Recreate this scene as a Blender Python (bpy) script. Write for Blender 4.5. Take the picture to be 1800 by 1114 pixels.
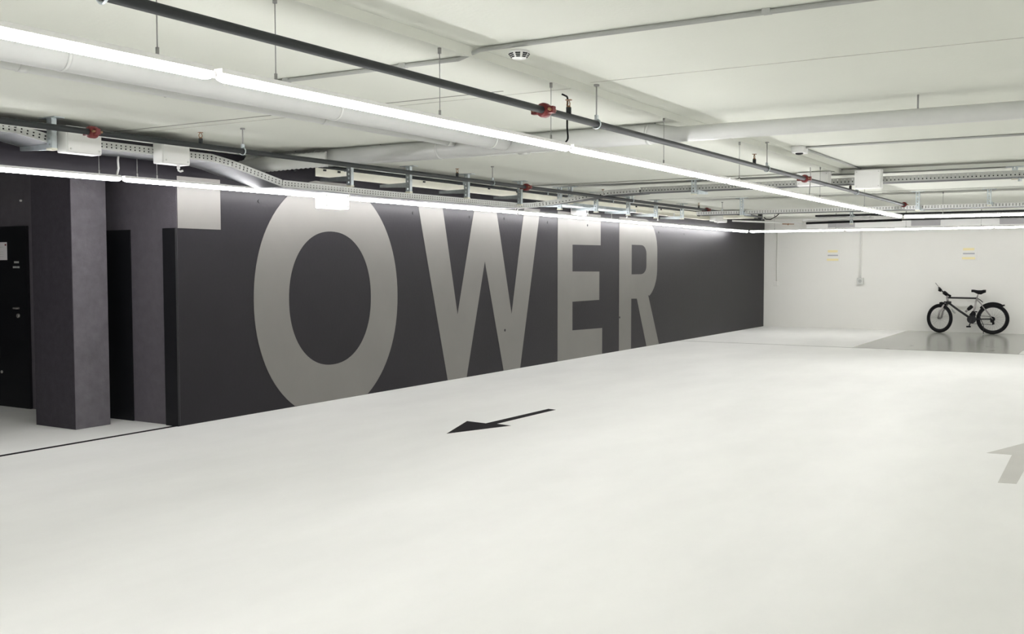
import bpy, bmesh, math, random
from mathutils import Vector, Matrix

for o in list(bpy.data.objects):
    bpy.data.objects.remove(o, do_unlink=True)
S = bpy.context.scene
COL = S.collection
R = math.radians

# ---------------------------------------------------------------- camera
cam_d = bpy.data.cameras.new('camera')
cam = bpy.data.objects.new('camera', cam_d)
COL.objects.link(cam)
cam_d.sensor_fit = 'HORIZONTAL'
cam_d.sensor_width = 36.0
cam_d.lens = 1791.3 / 1800 * 36.0
cam_d.clip_start = 0.05
cam_d.clip_end = 200
yaw, pitch, roll = R(31.129), R(2.957), R(-0.071)
fw = Vector((-math.sin(yaw) * math.cos(pitch), math.cos(yaw) * math.cos(pitch), -math.sin(pitch)))
rt = Vector((math.cos(yaw), math.sin(yaw), 0))
up = rt.cross(fw)
r2 = rt * math.cos(roll) + up * math.sin(roll)
u2 = -rt * math.sin(roll) + up * math.cos(roll)
M = Matrix((r2, u2, -fw)).transposed().to_4x4()
M.translation = (0, 0, 1.6)
cam.matrix_world = M
S.camera = cam

# ---------------------------------------------------------------- light and exposure
TUBE_POWER = 43.0                      # emission of the LED tubes, the only lamps in the garage
w = bpy.data.worlds.new('world')
S.world = w
w.use_nodes = True
w.node_tree.nodes['Background'].inputs[0].default_value = (0.9, 0.92, 0.9, 1)
w.node_tree.nodes['Background'].inputs[1].default_value = 0.05
S.view_settings.view_transform = 'Standard'
S.view_settings.look = 'None'
S.view_settings.gamma = 1
S.view_settings.use_curve_mapping = False
S.view_settings.exposure = 0.0

# ---------------------------------------------------------------- materials
def mat(name, col, rough=0.6, metal=0.0, spec=0.5, emit=0.0, var=0.0, vscale=3.0, bump=0.0, bscale=60.0, stretch=(1, 1, 1), col2=None):
    m = bpy.data.materials.new(name)
    m.use_nodes = True
    nt = m.node_tree
    b = nt.nodes['Principled BSDF']
    b.inputs['Base Color'].default_value = (*col, 1)
    b.inputs['Roughness'].default_value = rough
    b.inputs['Metallic'].default_value = metal
    b.inputs['Specular IOR Level'].default_value = spec
    if emit:
        b.inputs['Emission Color'].default_value = (*col, 1)
        b.inputs['Emission Strength'].default_value = emit
    if var or bump:
        tc = nt.nodes.new('ShaderNodeTexCoord')
        mp = nt.nodes.new('ShaderNodeMapping')
        mp.inputs['Scale'].default_value = stretch
        nt.links.new(tc.outputs['Object'], mp.inputs['Vector'])
    if var:
        n = nt.nodes.new('ShaderNodeTexNoise')
        n.inputs['Scale'].default_value = vscale
        n.inputs['Detail'].default_value = 6
        n.inputs['Roughness'].default_value = 0.6
        nt.links.new(mp.outputs[0], n.inputs['Vector'])
        cr = nt.nodes.new('ShaderNodeValToRGB')
        cr.color_ramp.elements[0].position = 0.3
        cr.color_ramp.elements[1].position = 0.7
        c2 = col2 or tuple(c * (1 - var) for c in col)
        cr.color_ramp.elements[0].color = (*c2, 1)
        cr.color_ramp.elements[1].color = (*col, 1)
        nt.links.new(n.outputs['Fac'], cr.inputs['Fac'])
        nt.links.new(cr.outputs['Color'], b.inputs['Base Color'])
    if bump:
        n = nt.nodes.new('ShaderNodeTexNoise')
        n.inputs['Scale'].default_value = bscale
        n.inputs['Detail'].default_value = 4
        nt.links.new(mp.outputs[0], n.inputs['Vector'])
        bp = nt.nodes.new('ShaderNodeBump')
        bp.inputs['Strength'].default_value = bump
        bp.inputs['Distance'].default_value = 0.01
        nt.links.new(n.outputs['Fac'], bp.inputs['Height'])
        nt.links.new(bp.outputs[0], b.inputs['Normal'])
    return m

MT = dict(
    floor=mat('floor_epoxy', (0.87, 0.87, 0.84), 0.42, spec=0.16, var=0.10, vscale=0.8, stretch=(1.3, 0.5, 1), bump=0.25, bscale=3.0),
    ceil=mat('ceiling_paint', (0.775, 0.79, 0.72), 0.85, spec=0.2, var=0.03, vscale=0.8, bump=0.15, bscale=40),
    white=mat('white_wall_paint', (0.84, 0.835, 0.79), 0.8, spec=0.2, var=0.03, vscale=0.7),
    cream=mat('cream_band', (0.80, 0.79, 0.67), 0.8, var=0.12, vscale=2.5),
    black=mat('dark_wall_paint', (0.0105, 0.009, 0.0125), 0.40, spec=0.24, var=0.25, vscale=1.3, bump=0.08, bscale=30),
    letter=mat('letter_paint', (0.19, 0.183, 0.17), 0.45, spec=0.3, var=0.08, vscale=1.5),
    pillar=mat('pillar_paint', (0.042, 0.037, 0.046), 0.6, spec=0.3, var=0.3, vscale=14, bump=0.2),
    stem=mat('stem_paint', (0.14, 0.13, 0.145), 0.6, spec=0.3, var=0.3, vscale=9, bump=0.2),
    ret=mat('return_wall_paint', (0.115, 0.105, 0.12), 0.6, spec=0.3, var=0.2, vscale=10, bump=0.15),
    pitch=mat('black_door_paint', (0.006, 0.006, 0.008), 0.5, spec=0.3),
    line=mat('black_floor_paint', (0.010, 0.009, 0.010), 0.7, spec=0.05),
    greypaint=mat('grey_floor_paint', (0.55, 0.54, 0.50), 0.5, spec=0.3, var=0.06),
    bay=mat('bay_coating', (0.37, 0.375, 0.34), 0.19, spec=0.6, var=0.22, vscale=1.6),
    joint=mat('joint_filler', (0.30, 0.30, 0.27), 0.9),
    softjoint=mat('soft_joint', (0.62, 0.62, 0.56), 0.9),
    tube=mat('led_tube', (1.0, 0.985, 1.0), 0.5, emit=TUBE_POWER),
    plastic=mat('white_plastic', (0.82, 0.82, 0.80), 0.45),
    boxglow=mat('white_plastic_added_glow', (0.92, 0.92, 0.92), 0.4, emit=0.8),  # emission added to brighten the white box over the O
    trayg=mat('tray_grey', (0.44, 0.45, 0.43), 0.5, metal=0.3),
    pale=mat('pale_grey_plastic', (0.62, 0.63, 0.60), 0.5),
    grey=mat('panel_grey', (0.42, 0.41, 0.42), 0.6),
    galv=mat('galvanised_steel', (0.62, 0.68, 0.70), 0.38, metal=0.75, var=0.25, vscale=12),
    tray=mat('tray_steel', (0.66, 0.67, 0.65), 0.5, metal=0.35, var=0.1, vscale=9),
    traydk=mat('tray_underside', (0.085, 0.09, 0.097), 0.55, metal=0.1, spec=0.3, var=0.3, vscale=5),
    pipe=mat('dark_pipe_paint', (0.028, 0.031, 0.032), 0.5, spec=0.25),
    duct=mat('spiral_duct_paint', (0.70, 0.71, 0.69), 0.3, spec=0.6, var=0.06, vscale=5, bump=0.05),
    red=mat('red_coupling', (0.15, 0.012, 0.012), 0.45),
    brass=mat('brass', (0.30, 0.17, 0.09), 0.5, metal=0.4),
    wire=mat('thin_wire', (0.35, 0.35, 0.34), 0.5, metal=0.3),
    conduit=mat('conduit_grey', (0.42, 0.43, 0.41), 0.6),
    rubber=mat('black_rubber', (0.010, 0.010, 0.011), 0.7, spec=0.15),
    frame=mat('bike_frame_paint', (0.02, 0.02, 0.022), 0.45, spec=0.3),
    alu=mat('brushed_alloy', (0.36, 0.34, 0.33), 0.45, metal=0.5),
    yellow=mat('yellow_print', (0.88, 0.79, 0.45), 0.6),
    ink=mat('grey_print', (0.46, 0.46, 0.48), 0.6),
    paper=mat('paper', (0.80, 0.77, 0.78), 0.8),
)

# ---------------------------------------------------------------- mesh helpers
class MB:
    def __init__(s):
        s.bm = bmesh.new()
    def box(s, a, b, bev=0.0):
        x0, y0, z0 = [min(p, q) for p, q in zip(a, b)]
        x1, y1, z1 = [max(p, q) for p, q in zip(a, b)]
        v = [s.bm.verts.new(c) for c in ((x0, y0, z0), (x1, y0, z0), (x1, y1, z0), (x0, y1, z0), (x0, y0, z1), (x1, y0, z1), (x1, y1, z1), (x0, y1, z1))]
        fs = [s.bm.faces.new([v[i] for i in f]) for f in ((0, 3, 2, 1), (4, 5, 6, 7), (0, 1, 5, 4), (1, 2, 6, 5), (2, 3, 7, 6), (3, 0, 4, 7))]
        if bev:
            es = list({e for f in fs for e in f.edges})
            bmesh.ops.bevel(s.bm, geom=es, offset=bev, segments=3, affect='EDGES', profile=0.6)
        return s
    def obox(s, c, ax, ay, az, hx, hy, hz):
        c, ax, ay, az = Vector(c), Vector(ax), Vector(ay), Vector(az)
        v = [s.bm.verts.new(c + ax * hx * i + ay * hy * j + az * hz * k) for k in (-1, 1) for i, j in ((-1, -1), (1, -1), (1, 1), (-1, 1))]
        for f in ((0, 3, 2, 1), (4, 5, 6, 7), (0, 1, 5, 4), (1, 2, 6, 5), (2, 3, 7, 6), (3, 0, 4, 7)):
            s.bm.faces.new([v[i] for i in f])
        return s
    def path(s, pts, r, n=10, closed=False):
        pts = [Vector(p) for p in pts]
        rs = r if isinstance(r, (list, tuple)) else [r] * len(pts)
        rings = []
        N = len(pts)
        ref = None
        for i, p in enumerate(pts):
            a = pts[(i - 1) % N] if (i or closed) else p
            b = pts[(i + 1) % N] if (i < N - 1 or closed) else p
            t = (b - a).normalized()
            if ref is None:
                ref = Vector((0, 0, 1)) if abs(t.z) < 0.9 else Vector((1, 0, 0))
            u = (ref - t * ref.dot(t)).normalized()
            ref = u
            v = t.cross(u)
            rings.append([s.bm.verts.new(p + (u * math.cos(2 * math.pi * k / n) + v * math.sin(2 * math.pi * k / n)) * rs[i]) for k in range(n)])
        L = N if closed else N - 1
        for i in range(L):
            A, B = rings[i], rings[(i + 1) % N]
            for k in range(n):
                f = s.bm.faces.new((A[k], A[(k + 1) % n], B[(k + 1) % n], B[k]))
                f.smooth = True
        if not closed:
            s.bm.faces.new(list(reversed(rings[0])))
            s.bm.faces.new(rings[-1])
        return s
    def cyl(s, a, b, r, n=12, r2=None):
        return s.path([a, b], [r, r if r2 is None else r2], n)
    def lathe(s, c, prof, n=20, ax=(0, 0, 1)):
        c = Vector(c); ax = Vector(ax).normalized()
        return s.path([c + ax * h for r, h in prof], [max(r, 1e-4) for r, h in prof], n)
    def poly(s, pts, d):
        """flat polygon (list of 3-D points) given a thickness vector d"""
        d = Vector(d)
        a = [s.bm.verts.new(Vector(p)) for p in pts]
        b = [s.bm.verts.new(Vector(p) + d) for p in pts]
        n = len(pts)
        s.bm.faces.new(a); s.bm.faces.new(list(reversed(b)))
        for i in range(n):
            s.bm.faces.new((a[i], b[i], b[(i + 1) % n], a[(i + 1) % n]))
        return s
    def ribbon(s, outer, inner, d):
        """closed band between two loops of equal count"""
        d = Vector(d)
        n = len(outer)
        L = [[s.bm.verts.new(Vector(p) + e) for p in lo] for lo in (outer, inner) for e in (Vector((0, 0, 0)), d)]
        oa, ob, ia, ib = L
        for i in range(n):
            j = (i + 1) % n
            for q in ((oa[i], oa[j], ia[j], ia[i]), (ob[i], ib[i], ib[j], ob[j]), (oa[i], ob[i], ob[j], oa[j]), (ia[i], ia[j], ib[j], ib[i])):
                s.bm.faces.new(q)
        return s
    def build(s, name, m, parent=None, kind=None, label=None):
        bmesh.ops.recalc_face_normals(s.bm, faces=s.bm.faces)
        me = bpy.data.meshes.new(name)
        s.bm.to_mesh(me); s.bm.free()
        me.materials.append(MT[m] if isinstance(m, str) else m)
        o = bpy.data.objects.new(name, me)
        COL.objects.link(o)
        if parent is not None:
            o.parent = parent
            o.matrix_parent_inverse = Matrix.Translation(-parent.location) if parent.type == 'EMPTY' else Matrix()
        if kind:
            o['kind'] = kind
        if label:
            o['label'] = label
        return o

def thing(name, label, cat, loc=(0, 0, 0), group=None):
    o = bpy.data.objects.new(name, None)
    COL.objects.link(o)
    o.location = loc
    o.empty_display_size = 0.1
    o['label'] = label; o['category'] = cat
    if group:
        o['group'] = group
    return o

def copy_thing(root, off, label, group=None):
    r = root.copy(); COL.objects.link(r)
    r.location = root.location + Vector(off)
    r['label'] = label
    if group:
        r['group'] = group
    for ch in list(root.children):
        c = ch.copy(); COL.objects.link(c); c.parent = r
        for g in list(ch.children):
            d = g.copy(); COL.objects.link(d); d.parent = c
    return r

# ================================================================ SETTING
XW, YR, YB, ZC = -8.01, 6.9, 25.8, 2.755       # dark wall plane, return wall, back wall, ceiling
floor = MB().box((-13.2, -8, -0.2), (9.2, 26.1, 0)).build('floor', 'floor', kind='structure')
floor['label'] = 'pale polished garage floor with faint swirls'
ZR, XS, ZF = 2.81, -3.156, 2.745       # higher slab on the right, the step, the far slab
def ceilz(x, y):
    if y > 13.35 or (y > 13.0 and x < XS):
        return ZF
    return ZC if x < XS else ZR
ceil = MB().box((-13.2, -8, ZC), (XS, 13.0, 3.1)).build('ceiling', 'ceil', kind='structure', label='lower white concrete ceiling over the lettered wall')
ceil_r = MB().box((XS, -8, ZR), (9.2, 13.35, 3.1)).build('ceiling', 'ceil', kind='structure', label='slightly higher white concrete ceiling to the right of the long step')
ceil_f = MB().box((-13.2, 13.0, ZF), (XS, 26.1, 3.1)).box((XS, 13.35, ZF), (9.2, 26.1, 3.1)).build('ceiling', 'ceil', kind='structure', label='white concrete ceiling beyond the first crossing cable tray')
def cstrip(y, x0, x1, z, m, w=0.012, par=None):
    MB().box((x0, y - w / 2, z - 0.003), (x1, y + w / 2, z + 0.002)).build('ceiling_joint', m, par or ceil)
cstrip(5.85, -8.0, -3.6, ZC, 'joint', 0.010)
cstrip(6.00, -8.0, -3.17, ZC, 'softjoint', 0.010)
cstrip(6.15, -3.1, 1.0, ZR, 'softjoint', 0.008, ceil_r)
cstrip(13.0, -8.0, XS, ZF, 'joint', 0.02, ceil_f)
cstrip(16.85, -8.0, 8.0, ZF, 'joint', 0.03, ceil_f)
MB().box((XS, 13.34, ZR - 0.02), (8.9, 13.352, ZR)).build('ceiling_joint', 'joint', ceil_r)

wl = MB().box((XW - 0.3, YR, 0), (XW, YB, ZF)).build('wall_left', 'black', kind='structure', label='dark painted concrete wall lettered TOWER')
MB().box((XW - 0.3, -8, 2.41), (XW, YR, ZC)).build('wall_lintel', 'black', kind='structure', label='dark lintel above the door recess')
MB().box((-13.0, YR, 0), (XW - 0.3, YR + 0.3, ZC)).build('wall_return', 'ret', kind='structure', label='dark return wall of the door recess')
MB().box((-13.2, -8, 0), (-13.0, YR + 0.3, ZC)).build('wall_recess', 'black', kind='structure', label='dark end wall of the door recess')
MB().box((XW - 0.3, YB, 0), (9.2, YB + 0.3, ZF)).build('wall_back', 'white', kind='structure', label='white back wall behind the bicycle')
MB().box((9.0, -8, 0), (9.2, YB, ZF)).build('wall_right', 'white', kind='structure')
MB().box((-13.2, -8.2, 0), (9.2, -8.0, ZC)).build('wall_front', 'white', kind='structure')
wpil = MB().box((-9.33, 6.22, 0), (-8.71, 6.62, ZC), 0.006).build('wall_pillar', 'pillar', kind='structure', label='square dark concrete pillar in front of the doors')
MB().box((-8.712, 6.225, 0.002), (-8.707, 6.615, 2.5)).build('letter', 'stem', wpil, label='greyish painted stem of the letter T on the pillar')
MB().box((XW, 8.9, 2.612), (XW + 0.006, 21.0, ZF - 0.02)).build('upper_band', 'cream', wl, label='unpainted cream strip above the dark paint')

# painted letters on the wall (y along the wall, z up)
T = 0.003
def wp(y, z):
    return (XW, y, z)
ZT = 2.47
def letter(poly, lab):
    MB().poly([wp(*p) for p in poly], (T, 0, 0)).build('letter', 'letter', wl, label=lab)
letter([(6.905, 1.96), (7.46, 1.96), (7.46, ZT), (6.905, ZT)], 'pale painted crossbar of the letter T')
n = 96
oc = (9.165, 1.21)
outer, inner = [], []
def sup(a, b, e, t):
    c, s_ = math.cos(t), math.sin(t)
    return (a * math.copysign(abs(c) ** (2 / e), c), b * math.copysign(abs(s_) ** (2 / e), s_))
for i in range(n):
    t = 2 * math.pi * i / n
    p = sup(1.255, 1.38, 2.08, t); q = sup(0.72, 0.782, 2.15, t)
    outer.append(wp(oc[0] + p[0], max(0.002, min(2.56, oc[1] + p[1])))); inner.append(wp(oc[0] + q[0], oc[1] - 0.005 + q[1]))
MB().ribbon(outer, inner, (T, 0, 0)).build('letter', 'letter', wl, label='pale painted letter O cut off by the floor')
letter([(10.85, ZT), (11.412, ZT), (11.787, 0.898), (12.245, ZT), (12.795, ZT), (13.248, 0.844), (13.633, ZT), (14.126, ZT), (13.501, 0.002), (13.014, 0.002), (12.498, 1.646), (12.011, 0.002), (11.54, 0.002)], 'pale painted letter W')
letter([(14.71, 0.002), (16.37, 0.002), (16.37, 0.465), (15.23, 0.485), (15.23, 0.97), (16.25, 0.97), (16.25, 1.47), (15.23, 1.48), (15.23, 1.93), (16.30, 1.935), (16.30, ZT), (14.71, ZT)], 'pale painted letter E')
def arc(cy, cz, ry, rz, a0, a1, k=10):
    return [(cy + ry * math.cos(R(a0 + (a1 - a0) * i / k)), cz + rz * math.sin(R(a0 + (a1 - a0) * i / k))) for i in range(k + 1)]
# R: outline with the counter joined by a hairline bridge at the stem
Rout = [(17.07, 0.002), (17.07, ZT)] + arc(18.22, 1.87, 0.62, 0.60, 90, 0) + arc(18.22, 1.52, 0.62, 0.58, 0, -68) + [(18.40, 1.00), (18.95, 0.002), (18.33, 0.002), (17.863, 0.945), (17.61, 0.95), (17.61, 0.002)]
Rin = arc(18.06, 1.80, 0.25, 0.166, 90, 0, 6) + arc(18.06, 1.57, 0.25, 0.162, 0, -90, 6) + [(17.62, 1.408), (17.62, 1.966)]
bmr = bmesh.new()
edges = []
for loop in (Rout, Rin):
    vs = [bmr.verts.new((XW + T, y, z)) for y, z in loop]
    edges += [bmr.edges.new((vs[i], vs[(i + 1) % len(vs)])) for i in range(len(vs))]
bmesh.ops.triangle_fill(bmr, use_beauty=True, use_dissolve=False, edges=edges)
mb = MB(); mb.bm.free(); mb.bm = bmr
mb.build('letter', 'letter', wl, label='pale painted letter R')
for y, z in [(8.01, 2.28), (10.77, 2.27), (12.11, 2.27), (13.05, 2.28), (14.38, 2.27), (15.78, 2.27), (18.92, 2.23), (20.26, 2.23), (12.22, 0.64), (13.05, 0.61), (17.1, 0.62)]:
    MB().cyl((XW + T, y, z), (XW + T + 0.003, y, z), 0.02, 10).build('tie_hole', 'pitch', wl)
for y, z, h in ((8.36, 2.66, .055), (8.55, 2.67, .055), (9.05, 2.69, .02), (9.3, 2.69, .02), (11.0, 2.69, .02), (12.6, 2.70, .02), (13.4, 2.7, .02), (17.8, 2.69, .03), (19.0, 2.69, .03)):
    MB().box((XW + 0.006, y - 0.02, z - h / 2), (XW + 0.02, y + 0.02, z + h / 2)).build('anchor_stub', 'pipe', wl)

# doors in the recess
MB().box((XW - 0.3, YR - 0.004, 0.001), (XW - 0.002, YR, 2.409)).build('end_paint', 'ret', wl, label='grey painted end face of the wall')
MB().box((-8.19, YR - 0.03, 0), (XW, YR - 0.004, 1.96)).build('trim_1', 'pitch', kind='structure', label='black steel edge strip at the wall corner')
d1 = MB().box((-9.75, YR - 0.012, 0.0), (-8.70, YR, 1.955)).build('door_1', 'pitch', kind='structure', label='black door beside the pillar')
d2 = MB().box((-11.5, YR - 0.03, 0.0), (-10.40, YR, 2.03)).build('door_2', 'pitch', kind='structure', label='black door with a paper notice')
MB().cyl((-10.565, YR - 0.03, 1.12), (-10.565, YR - 0.075, 1.12), 0.012).cyl((-10.60, YR - 0.075, 1.12), (-10.50, YR - 0.075, 1.12), 0.010).build('door_handle', 'alu', d2)
MB().cyl((-10.565, YR - 0.03, 1.035), (-10.565, YR - 0.05, 1.035), 0.024).build('lock_cylinder', 'alu', d2)
MB().cyl((-10.51, YR - 0.002, 2.31), (-10.51, YR - 0.02, 2.31), 0.012).build('indicator_stud', 'plastic', d2)
MB().cyl((-10.91, YR - 0.03, 0.39), (-10.91, YR - 0.04, 0.39), 0.016).build('door_stud', 'conduit', d2)
for z, segs in ((1.630, ((-10.63, -10.605), (-10.60, -10.57), (-10.565, -10.545))), (1.575, ((-10.655, -10.62), (-10.615, -10.585), (-10.578, -10.535)))):
    for a, b in segs:
        MB().box((a, YR - 0.032, z - 0.011), (b, YR - 0.03, z + 0.011)).build('door_lettering', 'conduit', d2)
nt_ = thing('paper_notice', 'white paper notice taped to the black door behind the pillar', 'notice', (-10.9, YR - 0.035, 1.755))
MB().box((-11.05, YR - 0.034, 1.655), (-10.755, YR - 0.031, 1.855)).build('sheet', 'paper', nt_)
for z in (1.80, 1.745, 1.72, 1.695):
    MB().box((-11.03, YR - 0.0355, z - 0.003), (-10.82, YR - 0.034, z + 0.003)).build('print_line', 'pale', nt_)
MB().box((-10.79, YR - 0.036, 1.815), (-10.765, YR - 0.034, 1.835)).build('print_mark', 'red', nt_)

# markings on the floor
def fl(name, pts, m, lab, z=0.0015):
    return MB().poly([(x, y, 0.0) for x, y in pts], (0, 0, z)).build(name, m, floor, label=lab)
fl('floor_arrow', [(-5.484, 7.88), (-5.746, 8.622), (-5.50, 8.594), (-5.459, 9.818), (-5.357, 9.80), (-5.392, 8.625), (-5.208, 8.60)], 'line', 'black arrow painted on the floor')
fl('floor_arrow', [(-0.712, 10.21), (-0.985, 9.405), (-0.793, 9.427), (-0.776, 8.164), (-0.655, 8.19), (-0.64, 9.42), (-0.45, 9.43)], 'greypaint', 'faded grey arrow painted on the floor')
fl('floor_line', [(-8.09, -7.9), (-8.03, -7.9), (-8.03, 6.87), (-8.09, 6.87)], 'line', 'thin black line continuing the wall across the floor')
fl('parking_bay', [(-4.5, 20.05), (-1.62, 20.05), (-1.62, 25.79), (-4.5, 25.79)], 'bay', 'glossy dark grey parking bay under the bicycle')
fl('parking_bay', [(-1.45, 20.05), (1.4, 20.05), (1.4, 25.79), (-1.45, 25.79)], 'bay', 'glossy dark grey parking bay at the edge')
fl('floor_seam', [(-8.0, 20.0), (8.9, 20.0), (8.9, 20.045), (-8.0, 20.045)], 'joint', 'thin seam in front of the parking bays')

# ================================================================ LIGHT LINES
ZS = 2.365
def stub_top(y):
    return 2.555 if y < 6.8 else (2.372 if y < 12.5 else (2.50 if y < 16.4 else 2.46))
def tube_run(name, label, a, b, cuts, wires, wz0):
    """a straight suspended run of LED tubes from a to b; cuts = distances of the couplers, wires = distances of the hangers"""
    a, b = Vector(a), Vector(b)
    wz = wz0 if not callable(wz0) else 2.4
    d = (b - a).normalized(); L = (b - a).length
    t = thing(name, label, 'light', tuple(a))
    cs = [0.0] + list(cuts) + [L]
    for p, q in zip(cs[:-1], cs[1:]):
        A, B = a + d * (p + 0.022), a + d * (q - 0.022)
        MB().path([A, A + d * 0.03, B - d * 0.03, B], [0.018, 0.025, 0.025, 0.018], 12).build('tube', 'tube', t)
        ctr = (A + B) / 2 + Vector((0, 0, 0.019))
        MB().obox(ctr, d, Vector((-d.y, d.x, 0)), Vector((0, 0, 1)), (B - A).length / 2, 0.024, 0.010).build('housing', 'plastic', t)
    for c in cuts:
        MB().path([a + d * (c - 0.024), a + d * (c + 0.024)], 0.014, 10).build('coupler', 'plastic', t)
    for c in wires:
        p = a + d * c
        if callable(wz0):
            wz = wz0(p.y)
        m = MB().cyl(p + Vector((0, 0, 0.022)), (p.x, p.y, wz), 0.0025 if wz > 2.51 else 0.007, 6)
        if wz > 2.45:
            m.cyl(p + Vector((0, 0, 0.02)), p + Vector((0, 0, 0.06)), 0.007, 8)
        if wz > 2.6:
            m.cyl((p.x, p.y, wz - 0.03), (p.x, p.y, wz), 0.010, 8)
        m.build('suspension_wire', 'wire' if wz > 2.6 else 'plastic', t)
    return t
tube_run('light_line', 'long glowing white LED line hanging under the dark pipe across the ceiling', (-3.18, -6.2, ZS), (-3.18, 17.48, ZS),
         [3.1, 6.15, 9.14, 12.2, 15.3, 18.3, 21.3], [0.4, 2.7, 3.5, 5.8, 6.6, 8.86, 9.49, 10.72, 11.95, 13.8, 15.64, 18.6, 21.0], ZC)
tube_run('light_line', 'glowing white LED line running close along the lettered dark wall', (-7.70, -6.2, ZS), (-7.70, 23.5, ZS),
         [3.1, 6.15, 9.18, 12.22, 15.3, 18.4, 21.45, 24.5, 27.55], [2.6, 9.0, 11.99, 12.39, 12.61, 13.95, 14.1, 15.56, 17.28, 18.6, 19.05, 21.4, 22.3], stub_top)
tube_run('light_line', 'glowing white LED line crossing the aisle in front of the bicycle bays', (-3.15, 17.51, ZS), (4.6, 17.51, ZS), [3.0, 6.0], [0.6, 2.4, 3.6, 5.8], ZF)
tube_run('light_line', 'glowing white LED line along the top of the white back wall', (-7.67, 23.53, ZS), (7.7, 23.53, ZS), [2.2, 5.25, 8.3, 11.35], [0.6, 2.0, 3.5, 5.0, 6.5, 8.0, 11.0, 14.0], ZF)
# the loops close on the right-hand side of the garage
for x0, y1, lab in ((4.63, 17.48, 'white LED line along the far side of the middle aisle'),):
    rr = MB().path([(x0, -6.2, ZS), (x0, y1, ZS)], 0.025, 10).build('light_line', 'tube')
    rr['label'] = lab; rr['category'] = 'light'

# ================================================================ SPRINKLER PIPES
def coupling(x, y, z, par, lug=True):
    m = MB().lathe((x, y - 0.035, z), [(0.026, 0), (0.042, 0.006), (0.045, 0.02), (0.045, 0.05), (0.042, 0.064), (0.026, 0.07)], 16, (0, 1, 0))
    if lug:
        m.box((x - 0.085, y - 0.02, z - 0.022), (x - 0.035, y + 0.02, z + 0.022), 0.006)
        m.box((x + 0.035, y - 0.02, z - 0.022), (x + 0.072, y + 0.02, z + 0.022), 0.006)
    c = m.build('coupling', 'red', par)
    for bx in (x - 0.065, x + 0.055):
        MB().cyl((bx, y - 0.042, z), (bx, y + 0.042, z), 0.009, 8).build('bolt', 'brass', c)
def sprinkler(x, y, z, par):
    c = MB().cyl((x, y, z), (x, y, z + 0.045), 0.017, 10).build('pipe_tee', 'pipe', par)
    m = MB().cyl((x, y, z + 0.04), (x, y, z + 0.055), 0.012, 8)
    for s in (-1, 1):
        m.path([(x, y + s * 0.012, z + 0.05), (x, y + s * 0.018, z + 0.07), (x, y + s * 0.004, z + 0.092)], 0.0035, 6)
    m.cyl((x, y, z + 0.09), (x, y, z + 0.094), 0.022, 12)
    m.build('sprinkler_head', 'brass', c)
def hanger(x, y, z, top, par):
    c = MB().path([(x + 0.03 * math.cos(R(a)), y, z + 0.03 * math.sin(R(a))) for a in range(0, 360, 20)], 0.006, 6, True)
    c.box((x - 0.008, y - 0.014, z + 0.025), (x + 0.008, y + 0.014, z + 0.06))
    c = c.build('pipe_clamp', 'galv', par)
    MB().cyl((x, y, z + 0.05), (x, y, top), 0.005, 8).cyl((x, y, top - 0.012), (x, y, top), 0.02, 8).build('hanger_rod', 'wire', c)

ZP, RP = 2.56, 0.0225
ZM, XM = 2.5455, -3.10
mp = thing('sprinkler_pipe', 'dark grey sprinkler pipe above the long middle light line', 'pipe', (XM, -6, ZM))
MB().cyl((XM, -7.9, ZM), (XM, 17.3, ZM), RP, 16).build('pipe_body', 'pipe', mp)
for y in (-0.5, 5.52, 11.43, 17.3): coupling(XM, y, ZM, mp, y < 17)
for y in (2.0, 5.84, 9.64, 13.6): sprinkler(XM, y, ZM + 0.015, mp)
for y in (-1.5, 2.36, 6.24, 10.04, 13.95): hanger(XM, y, ZM, ceilz(XM, y), mp)
np_ = thing('sprinkler_pipe', 'dark grey sprinkler pipe beside the wall cable tray', 'pipe', (-6.45, -6, ZP))
MB().cyl((-6.45, -7.9, ZP), (-6.45, 20.5, ZP), RP, 16).build('pipe_body', 'pipe', np_)
for y in (-1.3, 4.8, 11.03, 17.4): coupling(-6.45, y, ZP, np_)
for y in (1.8, 5.81, 9.5, 13.2, 17.0): sprinkler(-6.45, y, ZP + 0.015, np_)
for y in (2.2, 6.27, 10.24, 14.2, 18.2): hanger(-6.45, y, ZP, ceilz(-6.45, y), np_)
rp = thing('service_pipe', 'thin dark pipe in the corner between ceiling and lettered wall', 'pipe', (-7.93, 9, 2.72))
MB().cyl((-7.93, 8.7, 2.72), (-7.93, 20, 2.71), 0.020, 12).build('pipe_body', 'pipe', rp)
for y in (9.4, 11.8, 14.2, 16.6):
    MB().box((-8.0, y - 0.012, 2.70), (-7.90, y + 0.012, ZF)).build('pipe_clip', 'galv', rp)

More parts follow.
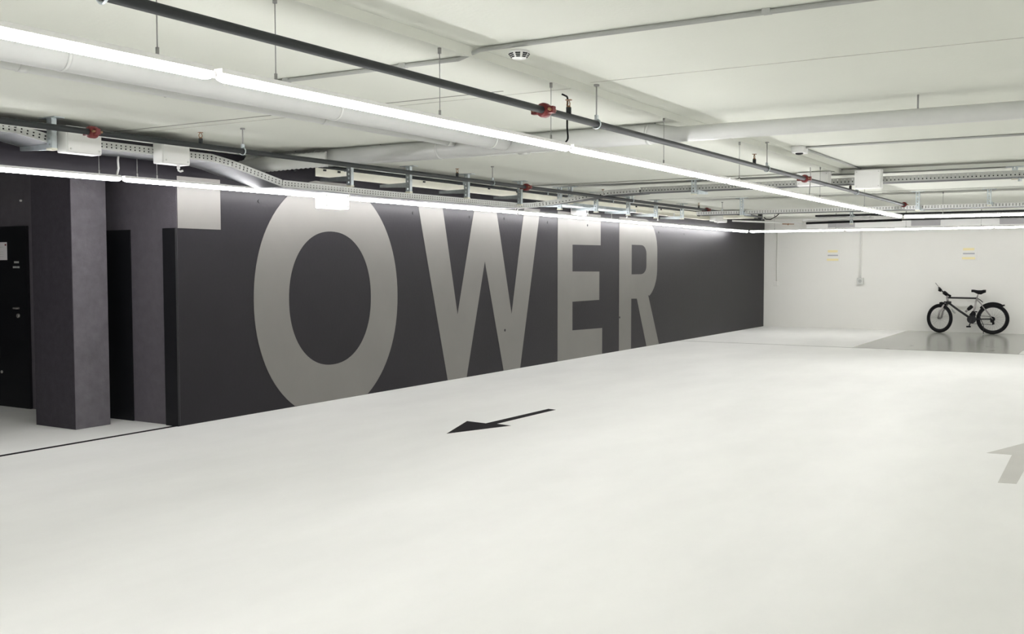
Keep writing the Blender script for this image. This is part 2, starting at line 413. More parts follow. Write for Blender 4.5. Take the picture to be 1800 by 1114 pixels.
# feed cables
def cable(name, pts, r, label, m='rubber', plug=None):
    t = thing(name, label, 'cable', pts[0])
    # smooth polyline
    P = [Vector(p) for p in pts]
    out = []
    for i in range(len(P) - 1):
        p0, p1, p2, p3 = P[max(i - 1, 0)], P[i], P[i + 1], P[min(i + 2, len(P) - 1)]
        for k in range(6):
            u = k / 6
            out.append(0.5 * ((2 * p1) + (p2 - p0) * u + (2 * p0 - 5 * p1 + 4 * p2 - p3) * u * u + (3 * p1 - p0 - 3 * p2 + p3) * u ** 3))
    out.append(P[-1])
    MB().path(out, r, 8).build('cord', m, t)
    if plug:
        MB().lathe(plug, [(0.0, 0.0), (0.032, 0.0), (0.032, -0.02), (0.02, -0.045), (0.008, -0.05)], 14).build('ceiling_plug', 'rubber', t)
    return t
c1 = cable('feed_cable', [(-3.27, 6.06, 2.735), (-3.25, 6.07, 2.725), (-3.21, 6.03, 2.70), (-3.19, 5.99, 2.62), (-3.18, 5.97, 2.5), (-3.18, 5.98, 2.43), (-3.18, 5.95, 2.40)], 0.006, 'black feed cable curling down from the ceiling to the middle light line', plug=(-3.27, 6.06, ZC))
cable('feed_cable', [(-3.22, 12.1, 2.73), (-3.21, 12.08, 2.6), (-3.20, 12.0, 2.42), (-3.19, 12.0, 2.40)], 0.005, 'thin feed cable hanging from a black ceiling plug by the hung white boxes', 'wire', plug=(-3.22, 12.1, ZC))

# ================================================================ AIR DUCTS
du = thing('air_duct', 'long pale spiral air duct running beside the middle light line', 'duct', (-4.75, -6, 2.68))
MB().cyl((-4.75, -7.9, 2.68), (-4.75, 7.72, 2.68), 0.08, 28).build('duct_body', 'duct', du)
for y in (-3.0, -0.85, 1.25, 3.36, 5.48, 7.5):
    MB().cyl((-4.75, y - 0.012, 2.68), (-4.75, y + 0.012, 2.68), 0.0825, 28).build('seam_band', 'duct', du)
for y in (0.3, 4.4, 7.2):
    MB().box((-4.83, y - 0.01, 2.67), (-4.822, y + 0.01, ZC)).box((-4.678, y - 0.01, 2.67), (-4.67, y + 0.01, ZC)).build('duct_strap', 'duct', du)
pv = thing('drain_pipe', 'slim white pipe running behind the long air duct', 'pipe', (-5.3, -6, 2.72))
MB().cyl((-5.3, -7.9, 2.712), (-5.3, 7.73, 2.712), 0.04, 18).build('pipe_body', 'duct', pv)
for y in (1.0, 3.5, 6.0, 7.66):
    MB().cyl((-5.3, y - 0.03, 2.712), (-5.3, y + 0.03, 2.712), 0.0425, 18).build('pipe_socket', 'duct', pv)
cd = thing('air_duct', 'white air duct crossing the ceiling from the wall to the right', 'duct', (-7.9, 7.82, 2.66))
MB().path([(-7.95, 7.82, 2.667), (-3.35, 7.82, 2.667), (-3.15, 7.82, 2.65), (8.9, 7.82, 2.65)], [0.082, 0.082, 0.062, 0.062], 28).build('duct_body', 'duct', cd)
for x in (-7.0, -5.5, -3.4, 0.2, 2.6):
    r_ = 0.085 if x < -3.2 else 0.065
    MB().cyl((x - 0.012, 7.82, 2.667 if x < -3.2 else 2.65), (x + 0.012, 7.82, 2.667 if x < -3.2 else 2.65), r_, 28).build('seam_band', 'duct', cd)
for x in (-7.3, -6.2, -3.35, -1.32, 1.0):
    MB().cyl((x, 7.82, 2.69), (x, 7.82, ceilz(x, 7.8)), 0.007, 8).build('hanger_rod', 'wire', cd)
fd = thing('flexible_duct', 'short white flexible duct end glowing beside the wall light line', 'duct', (-7.8, 7.5, 2.6))
rs, ps = [], []
for i in range(46):
    u = i / 45
    ps.append((-7.80 + 1.0 * u, 7.45 + 0.28 * u * u, 2.57 + 0.07 * u))
    rs.append((0.078 if i % 2 else 0.070) * (0.75 + 0.25 * min(1, u * 5)))
MB().path(ps, rs, 20).build('duct_hose', 'duct', fd)
dp = thing('drain_pipe', 'grey pipe crossing beneath the ceiling just past the end of the duct', 'pipe', (-7.0, 8.45, 2.70))
MB().cyl((-7.6, 8.42, 2.70), (-4.3, 8.42, 2.70), 0.05, 18).build('pipe_body', 'pale', dp)
MB().cyl((-5.0, 8.42, 2.70), (-4.9, 8.42, 2.70), 0.058, 18).build('pipe_socket', 'pale', dp)

# ================================================================ CEILING DEVICES
def detector(x, y, z, label, r=0.062):
    t = thing('smoke_detector', label, 'smoke detector', (x, y, z))
    MB().lathe((x, y, z), [(0.0, 0), (r, 0), (r * 1.02, -0.004), (r * 1.02, -0.042), (r * 0.95, -0.048)], 28).build('base', 'plastic', t)
    MB().lathe((x, y, z), [(r * 0.92, -0.048), (r * 0.90, -0.062), (r * 0.62, -0.088), (r * 0.55, -0.09), (0, -0.091)], 28).build('cap', 'plastic', t)
    for k in range(8):
        a = 2 * math.pi * (k + 0.5) / 8
        m = MB()
        for j, (rr, hh) in enumerate(((0.87, -0.066), (0.77, -0.074), (0.67, -0.082))):
            nrm = Vector((math.cos(a) * 0.7, math.sin(a) * 0.7, -0.7)).normalized()
            tan = Vector((-math.sin(a), math.cos(a), 0))
            m.obox(Vector((x + math.cos(a) * r * rr, y + math.sin(a) * r * rr, z + hh)), tan, nrm, tan.cross(nrm), r * 0.22 * (1 - 0.12 * j), 0.003, 0.0028)
        m.build('vent_slot', 'pitch', t)
    return t
detector(-2.875, 4.84, ZR, 'round white smoke detector with black slots on the ceiling conduit')
sd = thing('motion_sensor', 'small white sensor at the corner where two ceiling conduits meet', 'sensor', (-2.93, 10.62, ZR))
MB().box((-3.0, 10.52, ZR - 0.07), (-2.87, 10.70, ZR), 0.01).build('housing', 'plastic', sd)
MB().lathe((-2.93, 10.58, ZR - 0.07), [(0.04, 0), (0.036, -0.012), (0.015, -0.018)], 16).build('lens', 'pitch', sd)
def conduit(label, pts, r=0.011, clips=(), m='conduit'):
    t = thing('ceiling_conduit', label, 'conduit', pts[0])
    MB().path(pts, r, 10).build('conduit_tube', m, t)
    for p in clips:
        MB().box((p[0] - 0.02, p[1] - 0.02, p[2]), (p[0] + 0.02, p[1] + 0.02, p[3])).build('conduit_clip', m, t)
conduit('grey conduit crossing the ceiling through the smoke detector', [(-5.6, 4.74, 2.741), (-3.22, 4.76, 2.741), (-3.12, 4.83, 2.795), (8.9, 4.83, 2.797)], 0.013,
        [(-4.5, 4.75, 2.73, ZC), (-3.6, 4.755, 2.73, ZC), (-1.5, 4.83, 2.785, ZR), (0.2, 4.83, 2.785, ZR)])
conduit('thin grey conduit running right from the small white sensor', [(-2.87, 10.62, 2.798), (8.9, 10.62, 2.798)], 0.011)
conduit('thin grey conduit running from the small white sensor to the hung boxes', [(-2.92, 10.70, 2.798), (-2.92, 13.33, 2.798)], 0.011)

# ================================================================ CABLE TRAYS
def rail(mb, p, q, h, th=0.004, pitch=0.046):
    p, q = Vector(p), Vector(q)
    d = q - p; L = d.length
    if L < 0.02: return
    d.normalize()
    upv = Vector((0, 0, 1)); sx = d.cross(upv).normalized()
    upv = sx.cross(d).normalized()
    mid = (p + q) / 2
    for a, b in ((0.0, 0.24), (0.42, 0.58), (0.76, 1.0)):
        mb.obox(mid + upv * h * (a + b) / 2, d, sx, upv, L / 2 + 0.002, th / 2, h * (b - a) / 2)
    nn = max(1, int(L / pitch))
    for i in range(nn):
        c = p + d * (L * (i + 0.5) / nn)
        for a, b in ((0.24, 0.42), (0.58, 0.76)):
            mb.obox(c + upv * h * (a + b) / 2, d, sx, upv, L / nn * 0.34, th / 2, h * (b - a) / 2)

def tray(label, cen, w, h=0.07, matr='tray', cables=True, under='traydk', group=None, cmat='rubber'):
    """perforated tray along a centre polyline (bottom height), with two side rails and a floor plate"""
    t = thing('cable_tray', label, 'cable tray', cen[0])
    C = [Vector(c) for c in cen]
    N = []
    for i in range(len(C)):
        a = C[max(i - 1, 0)]; b = C[min(i + 1, len(C) - 1)]
        d = (b - a); d.z = 0; d.normalize()
        N.append(Vector((d.y, -d.x, 0)))
    for s in (-1, 1):
        m = MB()
        for i in range(len(C) - 1):
            rail(m, C[i] + N[i] * s * w / 2, C[i + 1] + N[i + 1] * s * w / 2, h)
        m.build('side_rail', matr, t)
    m = MB()
    for i in range(len(C) - 1):
        a0, a1, b0, b1 = C[i] - N[i] * w / 2, C[i] + N[i] * w / 2, C[i + 1] - N[i + 1] * w / 2, C[i + 1] + N[i + 1] * w / 2
        vs = [m.bm.verts.new(v + Vector((0, 0, e))) for e in (0, 0.003) for v in (a0, a1, b1, b0)]
        for f in ((0, 1, 2, 3), (7, 6, 5, 4), (0, 4, 5, 1), (1, 5, 6, 2), (2, 6, 7, 3), (3, 7, 4, 0)):
            m.bm.faces.new([vs[k] for k in f])
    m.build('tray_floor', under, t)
    if cables:
        rnd = random.Random(len(label))
        for k in range(5):
            off = (k - 2) * w * 0.16
            pts = []
            for i in range(len(C)):
                pts.append(C[i] + N[i] * (off + rnd.uniform(-.01, .01)) + Vector((0, 0, 0.02 + rnd.uniform(0, .02))))
            MB().path(pts, 0.014, 7).build('cable_run', cmat, t)
    return t
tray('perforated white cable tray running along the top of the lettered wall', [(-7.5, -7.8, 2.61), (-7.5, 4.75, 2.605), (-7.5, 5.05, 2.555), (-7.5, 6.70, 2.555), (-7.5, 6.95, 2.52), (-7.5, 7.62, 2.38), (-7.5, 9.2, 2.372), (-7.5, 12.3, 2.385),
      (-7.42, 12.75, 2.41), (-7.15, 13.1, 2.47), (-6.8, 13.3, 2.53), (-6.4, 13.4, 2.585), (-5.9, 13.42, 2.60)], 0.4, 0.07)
tray('grey perforated cable tray crossing the ceiling behind the hung white boxes', [(-5.9, 13.42, 2.605), (-3.6, 13.42, 2.61), (8.9, 13.42, 2.62)], 0.3, 0.075, 'trayg')
tray('galvanised cable tray behind the brackets above the letters E and R', [(-7.55, 13.5, 2.50), (-7.55, 16.4, 2.50)], 0.34, 0.05, 'galv', under='galv')
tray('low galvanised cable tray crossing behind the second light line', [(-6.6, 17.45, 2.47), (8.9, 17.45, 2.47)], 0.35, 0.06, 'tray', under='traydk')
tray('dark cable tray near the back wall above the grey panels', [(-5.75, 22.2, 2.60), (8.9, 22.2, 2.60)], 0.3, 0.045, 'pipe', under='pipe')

# ---- brackets hanging from the ceiling
def bracket(x, y, zb, top, arm, label, group, axis='x', lowcap=True):
    t = thing('ceiling_bracket', label, 'bracket', (x, y, top), group)
    MB().box((x - 0.10, y - 0.045, top - 0.008), (x + 0.10, y + 0.045, top)).build('base_plate', 'galv', t)
    m = MB()
    # slotted C profile: two flanges and a ladder web
    m.box((x - 0.03, y - 0.022, zb), (x - 0.026, y + 0.022, top - 0.008))
    m.box((x + 0.026, y - 0.022, zb), (x + 0.03, y + 0.022, top - 0.008))
    m.box((x - 0.03, y - 0.024, zb), (x - 0.010, y - 0.020, top - 0.008))
    m.box((x + 0.010, y - 0.024, zb), (x + 0.03, y - 0.020, top - 0.008))
    k = zb
    while k < top - 0.03:
        m.box((x - 0.012, y - 0.0235, k), (x + 0.012, y - 0.0205, k + 0.026))
        k += 0.045
    m.build('slotted_post', 'galv', t)
    if lowcap:
        MB().box((x - 0.035, y - 0.03, zb - 0.012), (x + 0.035, y + 0.026, zb + 0.006), 0.004).build('end_cap', 'cream', t)
    if arm:
        a0, a1, za = arm
        m = MB()
        if axis == 'x':
            m.poly([(a0, y + 0.024, za - 0.03), (a1, y + 0.024, za - 0.012), (a1, y + 0.024, za + 0.02), (a0, y + 0.024, za + 0.03)], (0, 0.02, 0))
        else:
            m.poly([(x + 0.03, a0, za - 0.03), (x + 0.03, a1, za - 0.012), (x + 0.03, a1, za + 0.02), (x + 0.03, a0, za + 0.03)], (0.02, 0, 0))
        m.build('cantilever_arm', 'galv', t)
    return t
G = 'galvanised brackets of the wall cable tray'
wallb = [(5.07, 2.51, 'pale slotted bracket just before the first white box at the end of the wall tray'),
         (8.66, 2.455, 'galvanised slotted bracket above the right-hand curve of the letter O'),
         (9.72, 2.45, 'galvanised slotted bracket above the dark gap between O and W'),
         (10.95, 2.45, 'galvanised slotted bracket above the first dip of the letter W'),
         (12.28, 2.43, 'galvanised slotted bracket above the last stroke of the letter W'),
         (13.44, 2.42, 'galvanised slotted bracket above the left edge of the letter E'),
         (14.65, 2.43, 'galvanised slotted bracket above the right side of the letter E'),
         (15.87, 2.43, 'galvanised slotted bracket above the stem of the letter R'),
         (17.05, 2.43, 'galvanised slotted bracket above the bowl of the letter R'),
         (18.3, 2.46, 'galvanised slotted bracket past the letter R, last of the row')]
for y, zb, lab in wallb:
    top = ceilz(-7.3, y)
    bracket(-7.265, y - 0.03, zb, top, (-7.27, -7.72, 2.535 if y < 13.2 else 2.48), lab, G)
bracket(-7.08, 13.40, 2.50, ZF, None, 'dark slotted bracket where the wall tray bends away to the right', G)
G2 = 'brackets of the cable trays crossing the ceiling'
bracket(-5.08, 13.20, 2.55, ZF, (13.24, 13.6, 2.58), 'slotted bracket of the crossing tray between the middle light line and the wall', G2, 'y')
bracket(-1.17, 13.42, 2.60, ZF, (13.44, 13.7, 2.60), 'slotted bracket of the crossing tray to the right of the hung boxes', G2, 'y')
bracket(-5.76, 17.25, 2.44, ZF, (17.27, 17.6, 2.47), 'galvanised bracket of the second crossing tray, close to the dark wall', G2, 'y')
bracket(-2.88, 17.22, 2.45, ZF, (17.24, 17.6, 2.47), 'galvanised bracket of the second crossing tray at the light line corner', G2, 'y')
bracket(-1.85, 17.22, 2.50, ZF, (17.24, 17.6, 2.52), 'galvanised bracket of the second crossing tray above the bicycle', G2, 'y')
bracket(-4.98, 22.0, 2.44, ZF, (22.02, 22.3, 2.59), 'pale bracket of the dark tray near the back wall', G2, 'y')

# ---- junction boxes
def jbox(x0, y0, z0, x1, y1, z1, label, m='plastic', glands=True, lidside='x'):
    t = thing('junction_box', label, 'box', (x0, y0, z0), 'white junction boxes under the ceiling')
    MB().box((x0, y0, z0), (x1, y1, z1), 0.010).build('housing', m, t)
    if lidside == 'x':
        MB().box((x1, y0 + 0.008, z0 + 0.008), (x1 + 0.012, y1 - 0.008, z1 - 0.008), 0.005).build('lid', m, t)
        pts = [(x1 + 0.012, yy, zz) for yy in (y0 + 0.03, y1 - 0.03) for zz in (z0 + 0.03, z1 - 0.03)]
        ax = (0.004, 0, 0)
    else:
        MB().box((x0 + 0.008, y0 - 0.012, z0 + 0.008), (x1 - 0.008, y0, z1 - 0.008), 0.005).build('lid', m, t)
        pts = [(xx, y0 - 0.012, zz) for xx in (x0 + 0.03, x1 - 0.03) for zz in (z0 + 0.03, z1 - 0.03)]
        ax = (0, -0.004, 0)
    for p in pts:
        MB().cyl(p, Vector(p) + Vector(ax), 0.008, 8).build('lid_screw', 'pale', t)
    if glands:
        yy = y0 + (y1 - y0) * 0.75
        xm = (x0 + x1) / 2
        MB().cyl((xm, yy, z0 - 0.03), (xm, yy, z0), 0.014, 10).build('cable_gland', m, t)
    return t
jbox(-7.292, 5.10, 2.486, -7.17, 5.42, 2.697, 'large white junction box behind the red coupling at the left', glands=False)
jbox(-7.292, 6.03, 2.478, -7.17, 6.33, 2.69, 'white junction box on the wall tray above the letter T')
jbox(-7.47, 8.29, 2.20, -7.345, 8.70, 2.369, 'white box with added glow hanging in front of the wall light line over the letter O', m='boxglow', glands=False)
jbox(-8.0, 15.14, 2.40, -7.88, 15.48, 2.585, 'white box mounted on the dark wall above the letter E', glands=False)
jbox(-7.47, 20.3, 2.49, -7.34, 20.75, 2.635, 'small white box at the far end of the wall tray')
jbox(-3.60, 12.90, 2.575, -3.20, 13.02, 2.75, 'shaded white box hung on the crossing tray, left of its twin', lidside='y', glands=False)
jbox(-2.94, 13.10, 2.53, -2.62, 13.22, 2.765, 'white box hung on the crossing tray beside the ceiling step', lidside='y', glands=False)
# hooks that hold the box over the O
hk = thing('box_cable', 'white cable looping from the wall tray to the bright box over the O', 'cable', (-7.4, 8.6, 2.42))
MB().path([(-7.35, 8.35, 2.42), (-7.36, 8.33, 2.41), (-7.38, 8.33, 2.39)], 0.006, 8).path([(-7.33, 8.52, 2.43), (-7.33, 8.62, 2.415), (-7.34, 8.69, 2.385), (-7.34, 8.715, 2.34), (-7.38, 8.71, 2.30)], 0.007, 8).build('cord', 'plastic', hk)
bc = thing('box_cable', 'short white cable drooping from the box over the letter T', 'cable', (-7.36, 6.35, 2.46))
MB().path([(-7.231, 6.255, 2.45), (-7.231, 6.255, 2.435), (-7.22, 6.265, 2.425), (-7.20, 6.28, 2.433)], 0.009, 8).build('cord', 'plastic', bc)
cc = thing('tray_cord', 'white cord dropping from the wall tray to the light line joint', 'cable', (-7.7, 6.05, 2.55))
MB().path([(-7.62, 5.93, 2.552), (-7.64, 5.94, 2.52), (-7.66, 5.96, 2.45), (-7.70, 5.97, 2.385), (-7.705, 5.975, 2.34)], 0.009, 8).build('cord', 'plastic', cc)
# small bits hanging beneath the wall tray
for y, z, lab in ((14.7, 2.46, 'small white cable end hanging under the wall tray above the E'), (16.2, 2.46, 'small white cable end hanging near the stem of the R'), (17.55, 2.46, 'small white cable end hanging right of the letter R'), (12.5, 2.37, 'small white clip where the wall tray bends')):
    t = thing('cable_end', lab, 'cable', (-7.45, y, z))
    MB().cyl((-7.45, y, z + 0.05), (-7.45, y, z - 0.045), 0.010, 8).build('cord', 'plastic', t)
    MB().cyl((-7.45, y, z - 0.04), (-7.45, y, z - 0.062), 0.017, 10).build('plug', 'plastic', t)
pc = thing('cable_duct', 'cream plastic cable duct running to the last box by the wall', 'conduit', (-7.5, 17.0, 2.5))
MB().box((-7.55, 16.6, 2.51), (-7.45, 20.28, 2.565), 0.006).build('trunking', 'cream', pc)
MB().box((-7.555, 18.3, 2.505), (-7.445, 18.36, 2.57)).build('joint_clip', 'plastic', pc)

# ================================================================ BACK WALL EQUIPMENT
wp_ = thing('pvc_pipe', 'short white plastic pipe near the back wall', 'pipe', (-6.0, 22.0, 2.55))
MB().cyl((-6.0, 22.0, 2.545), (-4.55, 22.0, 2.56), 0.028, 14).build('pipe_body', 'plastic', wp_)
MB().cyl((-4.62, 22.0, 2.56), (-4.52, 22.0, 2.56), 0.034, 14).build('pipe_socket', 'plastic', wp_)
dk = thing('drain_pipe', 'thin black pipe running below the dark tray by the back wall', 'pipe', (-5.95, 22.1, 2.48))
MB().cyl((-5.95, 22.1, 2.475), (-4.0, 22.1, 2.50), 0.024, 12).build('pipe_body', 'rubber', dk)
MB().cyl((-4.0, 22.1, 2.50), (2.0, 22.1, 2.52), 0.014, 12).build('pipe_extension', 'pipe', dk)
er = thing('sprinkler_pipe', 'short white pipe end with a brass sprinkler in the back corner', 'pipe', (-6.3, 22.0, 2.47))
MB().cyl((-7.2, 20.95, 2.515), (-6.0, 22.0, 2.47), 0.018, 10).build('pipe_body', 'plastic', er)
MB().cyl((-6.25, 21.78, 2.47), (-6.25, 21.78, 2.43), 0.014, 8).cyl((-6.35, 21.7, 2.455), (-6.15, 21.87, 2.455), 0.012, 8).build('sprinkler_head', 'brass', er)
lp = thing('cable_hook', 'black hooked cable end below the ceiling in the back corner', 'cable', (-6.7, 21.5, 2.6))
MB().path([(-6.72, 21.6, 2.60), (-6.68, 21.6, 2.56), (-6.58, 21.6, 2.55), (-6.45, 21.6, 2.62), (-6.38, 21.6, 2.68)], 0.010, 8).path([(-6.8, 21.6, 2.67), (-6.45, 21.6, 2.685)], 0.006, 6).build('cord', 'rubber', lp)
MB().box((-6.46, 21.57, 2.665), (-6.33, 21.63, 2.705), 0.008).build('cable_head', 'rubber', lp)
MB().box((-6.84, 21.56, 2.54), (-6.76, 21.64, 2.69)).build('mounting_plate', 'pipe', lp)
vb = thing('wall_trunking', 'white trunking along the top of the back wall with grey panels', 'trunking', (-6.5, 25.7, 2.5))
MB().box((-6.9, 25.62, 2.475), (8.9, 25.79, 2.64), 0.008).build('trunking_body', 'plastic', vb)
for k, x in enumerate((-6.36, -4.42, -2.52, -0.62)):
    MB().box((x, 25.595, 2.495), (x + 0.64, 25.62, 2.655), 0.004).build('grey_panel', 'grey', vb, label='grey access panel')
tb = thing('cable_duct', 'pale boxed duct under the ceiling in the back corner', 'duct', (-7.6, 21, 2.6))
MB().box((-7.9, 20.9, 2.575), (-6.9, 21.5, 2.70), 0.01).build('duct_body', 'cream', tb)
MB().box((-7.7, 21.2, 2.50), (-7.5, 21.5, 2.575), 0.02).build('duct_outlet', 'plastic', tb)
for nm, z0, lab in ((0, 2.2, ''),):
    sk = thing('wall_socket', 'grey wall socket at the end of a surface conduit, left of the bicycle', 'socket', (-5.6, 25.75, 1.15))
    MB().cyl((-5.6, 25.78, 1.24), (-5.6, 25.78, 2.47), 0.018, 8).build('conduit_tube', 'white', sk)
    MB().box((-5.67, 25.72, 1.10), (-5.53, 25.80, 1.26), 0.01).build('housing', 'pale', sk)
    MB().cyl((-5.6, 25.725, 1.18), (-5.6, 25.71, 1.18), 0.04, 14).build('socket_face', 'conduit', sk)
sk2 = thing('wall_switch', 'small pale wall switch below a thin conduit beside the dark wall corner', 'switch', (-7.7, 25.75, 1.1))
MB().cyl((-7.68, 25.79, 1.15), (-7.68, 25.79, 2.45), 0.011, 8).build('conduit_tube', 'softjoint', sk2)
MB().box((-7.75, 25.75, 1.05), (-7.64, 25.80, 1.16), 0.01).build('housing', 'white', sk2)

def placard(x, z, lab, dx=0.0):
    t = thing('wall_sign', lab, 'sign', (x, 25.79, z))
    MB().box((x - 0.17, 25.79, z - 0.15), (x + 0.17, 25.80, z + 0.15), 0.002).build('sign_plate', 'white', t)
    MB().box((x - 0.13, 25.787, z + 0.075), (x + 0.11, 25.79, z + 0.13)).build('yellow_bar', 'yellow', t)
    MB().box((x - 0.15, 25.787, z - 0.13), (x + 0.13, 25.79, z - 0.08)).build('yellow_bar', 'yellow', t)
    MB().box((x - 0.13, 25.787, z - 0.014), (x + 0.12, 25.79, z + 0.018)).build('print_line', 'ink', t)
placard(-6.27, 1.81, 'small white and yellow sign on the back wall, nearest the dark wall')
placard(-3.17, 1.835, 'small white and yellow sign on the back wall above the bicycle')

# ================================================================ BICYCLE
BX, BY = -3.18, 25.42          # middle between the wheels, plane of the frame
LEAN = 0.10
bike = thing('bicycle', 'dark trekking bicycle with fat black tyres leaning on the white back wall', 'bicycle', (BX, BY, 0))
def bp(x, z, y=0.0):
    return Vector((BX + x, BY + y + LEAN * z, z))
def wheel(cx, rad, turn):
    c = bp(cx, rad)
    ct, st = math.cos(turn), math.sin(turn)
    def P(a, r, off=0.0):
        lx, lz = r * math.cos(a), r * math.sin(a)
        return Vector((c.x + lx * ct - off * st, c.y + lx * st + off * ct + LEAN * lz, c.z + lz))
    N_ = 48
    ty = MB().path([P(2 * math.pi * i / N_, rad - 0.031) for i in range(N_)], 0.031, 10, True).build('tyre', 'rubber', bike)
    MB().path([P(2 * math.pi * i / N_, rad - 0.072) for i in range(N_)], 0.013, 8, True).build('rim', 'frame', ty)
    m = MB()
    for i in range(28):
        a = 2 * math.pi * i / 28
        m.path([P(a + (0.5 if i % 2 else -0.5), 0.022, 0.03 * (1 if i % 4 < 2 else -1)), P(a, rad - 0.075)], 0.0012, 4)
    m.build('spokes', 'wire', ty)
    MB().path([P(0, 0, -0.06), P(0, 0, -0.035), P(0, 0, 0.035), P(0, 0, 0.06)], [0.009, 0.022, 0.022, 0.009], 12).build('hub', 'alu', ty)
    return P
TURN = R(-27)
PF = wheel(-0.55, 0.335, TURN)
PR = wheel(0.575, 0.345, 0)
# frame
hb, ht = bp(-0.375, 0.70), bp(-0.405, 0.83)
bb = bp(0.14, 0.33)
st_ = bp(0.235, 0.835)
m = MB()
m.path([bp(-0.40, 0.815), bp(0.232, 0.81)], 0.020, 10)
m.path([bp(0.232, 0.81), bp(0.30, 0.775), bp(0.36, 0.72)], 0.009, 8)
m.build('top_tube', 'frame', bike)
MB().path([hb, bp(-0.15, 0.53), bb], [0.023, 0.025, 0.026], 10).build('down_tube', 'frame', bike)
MB().path([hb, ht], 0.026, 12).build('head_tube', 'alu', bike)
MB().path([bb, st_], 0.020, 10).build('seat_tube', 'alu', bike)
m = MB()
for s in (-1, 1):
    m.path([bp(0.225, 0.80, s * 0.02), bp(0.40, 0.58, s * 0.05), bp(0.575, 0.345, s * 0.065)], 0.011, 8)
m.build('seat_stays', 'alu', bike)
m = MB()
for s in (-1, 1):
    m.path([bp(0.14, 0.33, s * 0.03), bp(0.3, 0.335, s * 0.05), bp(0.575, 0.345, s * 0.065)], 0.014, 8)
m.build('chain_stays', 'frame', bike)
# fork follows the turned wheel
m = MB()
for s in (-1, 1):
    m.path([bp(-0.395, 0.70) + Vector((math.sin(-TURN) * 0.06 * s, math.cos(TURN) * 0.06 * s, 0)), PF(R(78), 0.16, 0.062 * s) , PF(0, 0, 0.062 * s)], [0.024, 0.023, 0.018], 10)
m.build('fork_legs', 'alu', bike)
MB().obox(bp(-0.39, 0.70), Vector((math.cos(TURN), math.sin(TURN), 0)), Vector((-math.sin(TURN), math.cos(TURN), 0)), Vector((0, 0, 1)), 0.04, 0.085, 0.03).build('fork_crown', 'frame', bike)
# mudguards
m = MB()
gp = [PF(R(a), 0.352) for a in range(64, 96, 7)]
m.path(gp, [0.02] + [0.032] * (len(gp) - 2) + [0.018], 8)
m.build('front_mudguard', 'rubber', bike)
m = MB()
gp = [bp(-0.30, 0.56), bp(-0.26, 0.50), bp(-0.215, 0.455)]
m.path(gp, [0.012, 0.022, 0.016], 8).build('mudflap', 'conduit', bike)
gp = [PR(R(a), 0.358) for a in range(58, 140, 8)]
MB().path([bp(0.815, 0.665)] + gp, [0.014] + [0.026] * (len(gp) - 1) + [0.016], 8).build('rear_mudguard', 'rubber', bike)
# drivetrain
cw = MB().path([bp(0.14, 0.33, -0.045), bp(0.14, 0.33, -0.055)], 0.098, 28).build('chainring', 'frame', bike)
MB().path([bp(0.14, 0.33, -0.065), bp(0.14, 0.33, 0.075)], 0.028, 12).path([bp(0.14, 0.33, -0.07), bp(0.095, 0.17, -0.075)], 0.012, 8).path([bp(0.14, 0.33, 0.07), bp(0.185, 0.49, 0.075)], 0.012, 8).build('crank', 'frame', cw)
MB().obox(bp(0.09, 0.165, -0.12), (1, 0, 0), (0, 1, 0), (0, 0, 1), 0.045, 0.04, 0.016).build('pedal', 'rubber', cw)
MB().obox(bp(0.19, 0.495, 0.12), (1, 0, 0), (0, 1, 0), (0, 0, 1), 0.045, 0.04, 0.012).build('pedal', 'rubber', cw)
MB().path([bp(0.575, 0.345, -0.035), bp(0.575, 0.345, -0.055)], 0.055, 20).path([bp(0.585, 0.30, -0.06), bp(0.60, 0.225, -0.06)], 0.026, 10).path([bp(0.55, 0.32, -0.06), bp(0.56, 0.27, -0.06)], 0.022, 10).build('derailleur', 'rubber', bike)
MB().path([bp(0.14, 0.425, -0.05), bp(0.575, 0.398, -0.05)], 0.005, 6).path([bp(0.14, 0.235, -0.05), bp(0.59, 0.215, -0.05)], 0.005, 6).build('chain', 'rubber', bike)
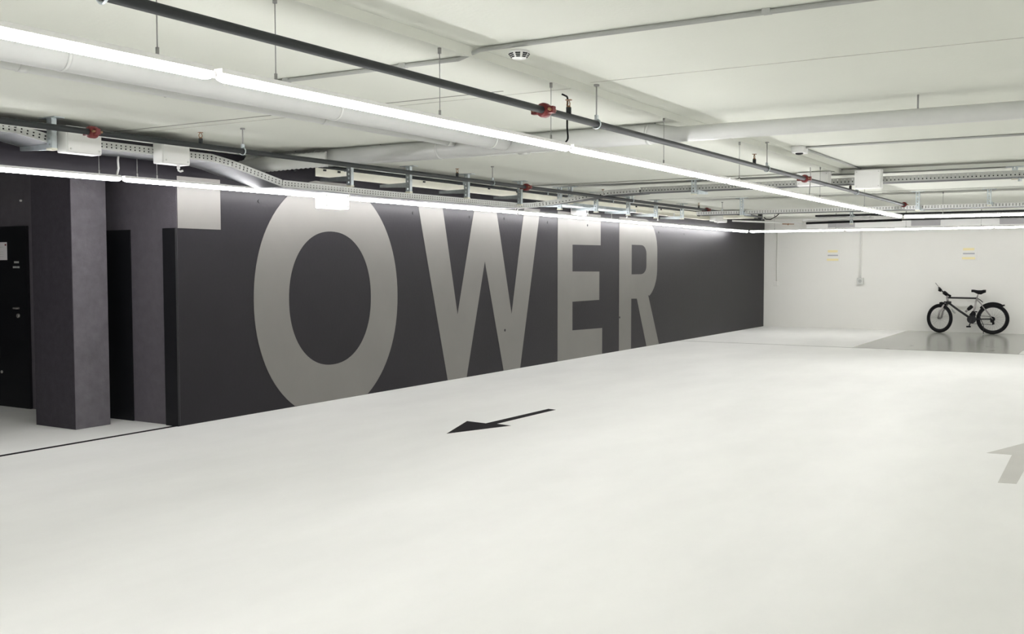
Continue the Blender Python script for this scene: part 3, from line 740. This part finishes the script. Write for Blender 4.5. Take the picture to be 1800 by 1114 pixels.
# saddle
MB().path([st_, bp(0.262, 0.93)], 0.013, 10).build('seat_post', 'alu', bike)
sx = [(-0.155, .012), (-0.10, .024), (-0.02, .036), (0.05, .062), (0.10, .078), (0.135, .070), (0.15, .04)]
bms = MB()
rings = []
for dx, hw in sx:
    zt = 0.985 + (0.012 if abs(dx) > 0.09 else 0.0)
    thick = 0.05 + 0.05 * max(0, 1 - abs(dx - 0.03) / 0.14)
    ring = []
    for k in range(10):
        a = 2 * math.pi * k / 10
        ring.append(bms.bm.verts.new(bp(0.265 + dx, zt + (0.01 if math.sin(a) > 0 else thick) * math.sin(a), math.cos(a) * hw)))
    rings.append(ring)
for A, B in zip(rings[:-1], rings[1:]):
    for k in range(10):
        bms.bm.faces.new((A[k], A[(k + 1) % 10], B[(k + 1) % 10], B[k])).smooth = True
bms.bm.faces.new(rings[0]); bms.bm.faces.new(rings[-1])
bms.build('saddle', 'rubber', bike)
# handlebar, turned with the wheel
MB().path([ht, bp(-0.42, 0.885), bp(-0.475, 0.915)], 0.015, 10).build('stem', 'alu', bike)
hbar = MB().path([bp(-0.31, 0.865, -0.26), bp(-0.40, 0.905, -0.12), bp(-0.475, 0.925, 0.0), bp(-0.56, 0.99, 0.12), bp(-0.625, 1.04, 0.24)], 0.016, 10).build('handlebar', 'frame', bike)
MB().path([bp(-0.30, 0.862, -0.28), bp(-0.375, 0.895, -0.17)], 0.026, 10).build('grip', 'rubber', hbar)
MB().path([bp(-0.555, 0.985, 0.11), bp(-0.62, 1.035, 0.23)], 0.024, 10).build('grip', 'rubber', hbar)
MB().path([bp(-0.40, 0.895, -0.13), bp(-0.46, 0.93, -0.05)], [0.04, 0.045], 10).path([bp(-0.56, 0.975, 0.08), bp(-0.60, 0.985, 0.12)], 0.03, 8).build('brake_lever', 'rubber', hbar)
MB().path([bp(-0.60, 1.03, 0.2), bp(-0.70, 1.15, 0.22)], 0.008, 8).build('bar_end', 'alu', hbar)
# bottle and small bag on the frame
MB().path([bp(0.045, 0.54), bp(0.075, 0.57), bp(0.125, 0.62), bp(0.14, 0.635)], [0.03, 0.042, 0.042, 0.03], 12).build('water_bottle', 'rubber', bike)
MB().path([bp(0.00, 0.495), bp(0.045, 0.54)], [0.026, 0.026], 12).build('bottle_cap', 'alu', bike)
MB().path([bp(0.14, 0.40), bp(0.17, 0.47), bp(0.16, 0.52)], [0.07, 0.055, 0.02], 10).build('frame_bag', 'rubber', bike)
MB().path([bp(0.30, 0.42, -0.07), bp(0.40, 0.20, -0.10), bp(0.405, 0.015, -0.13)], 0.008, 8).build('kickstand', 'frame', bike)
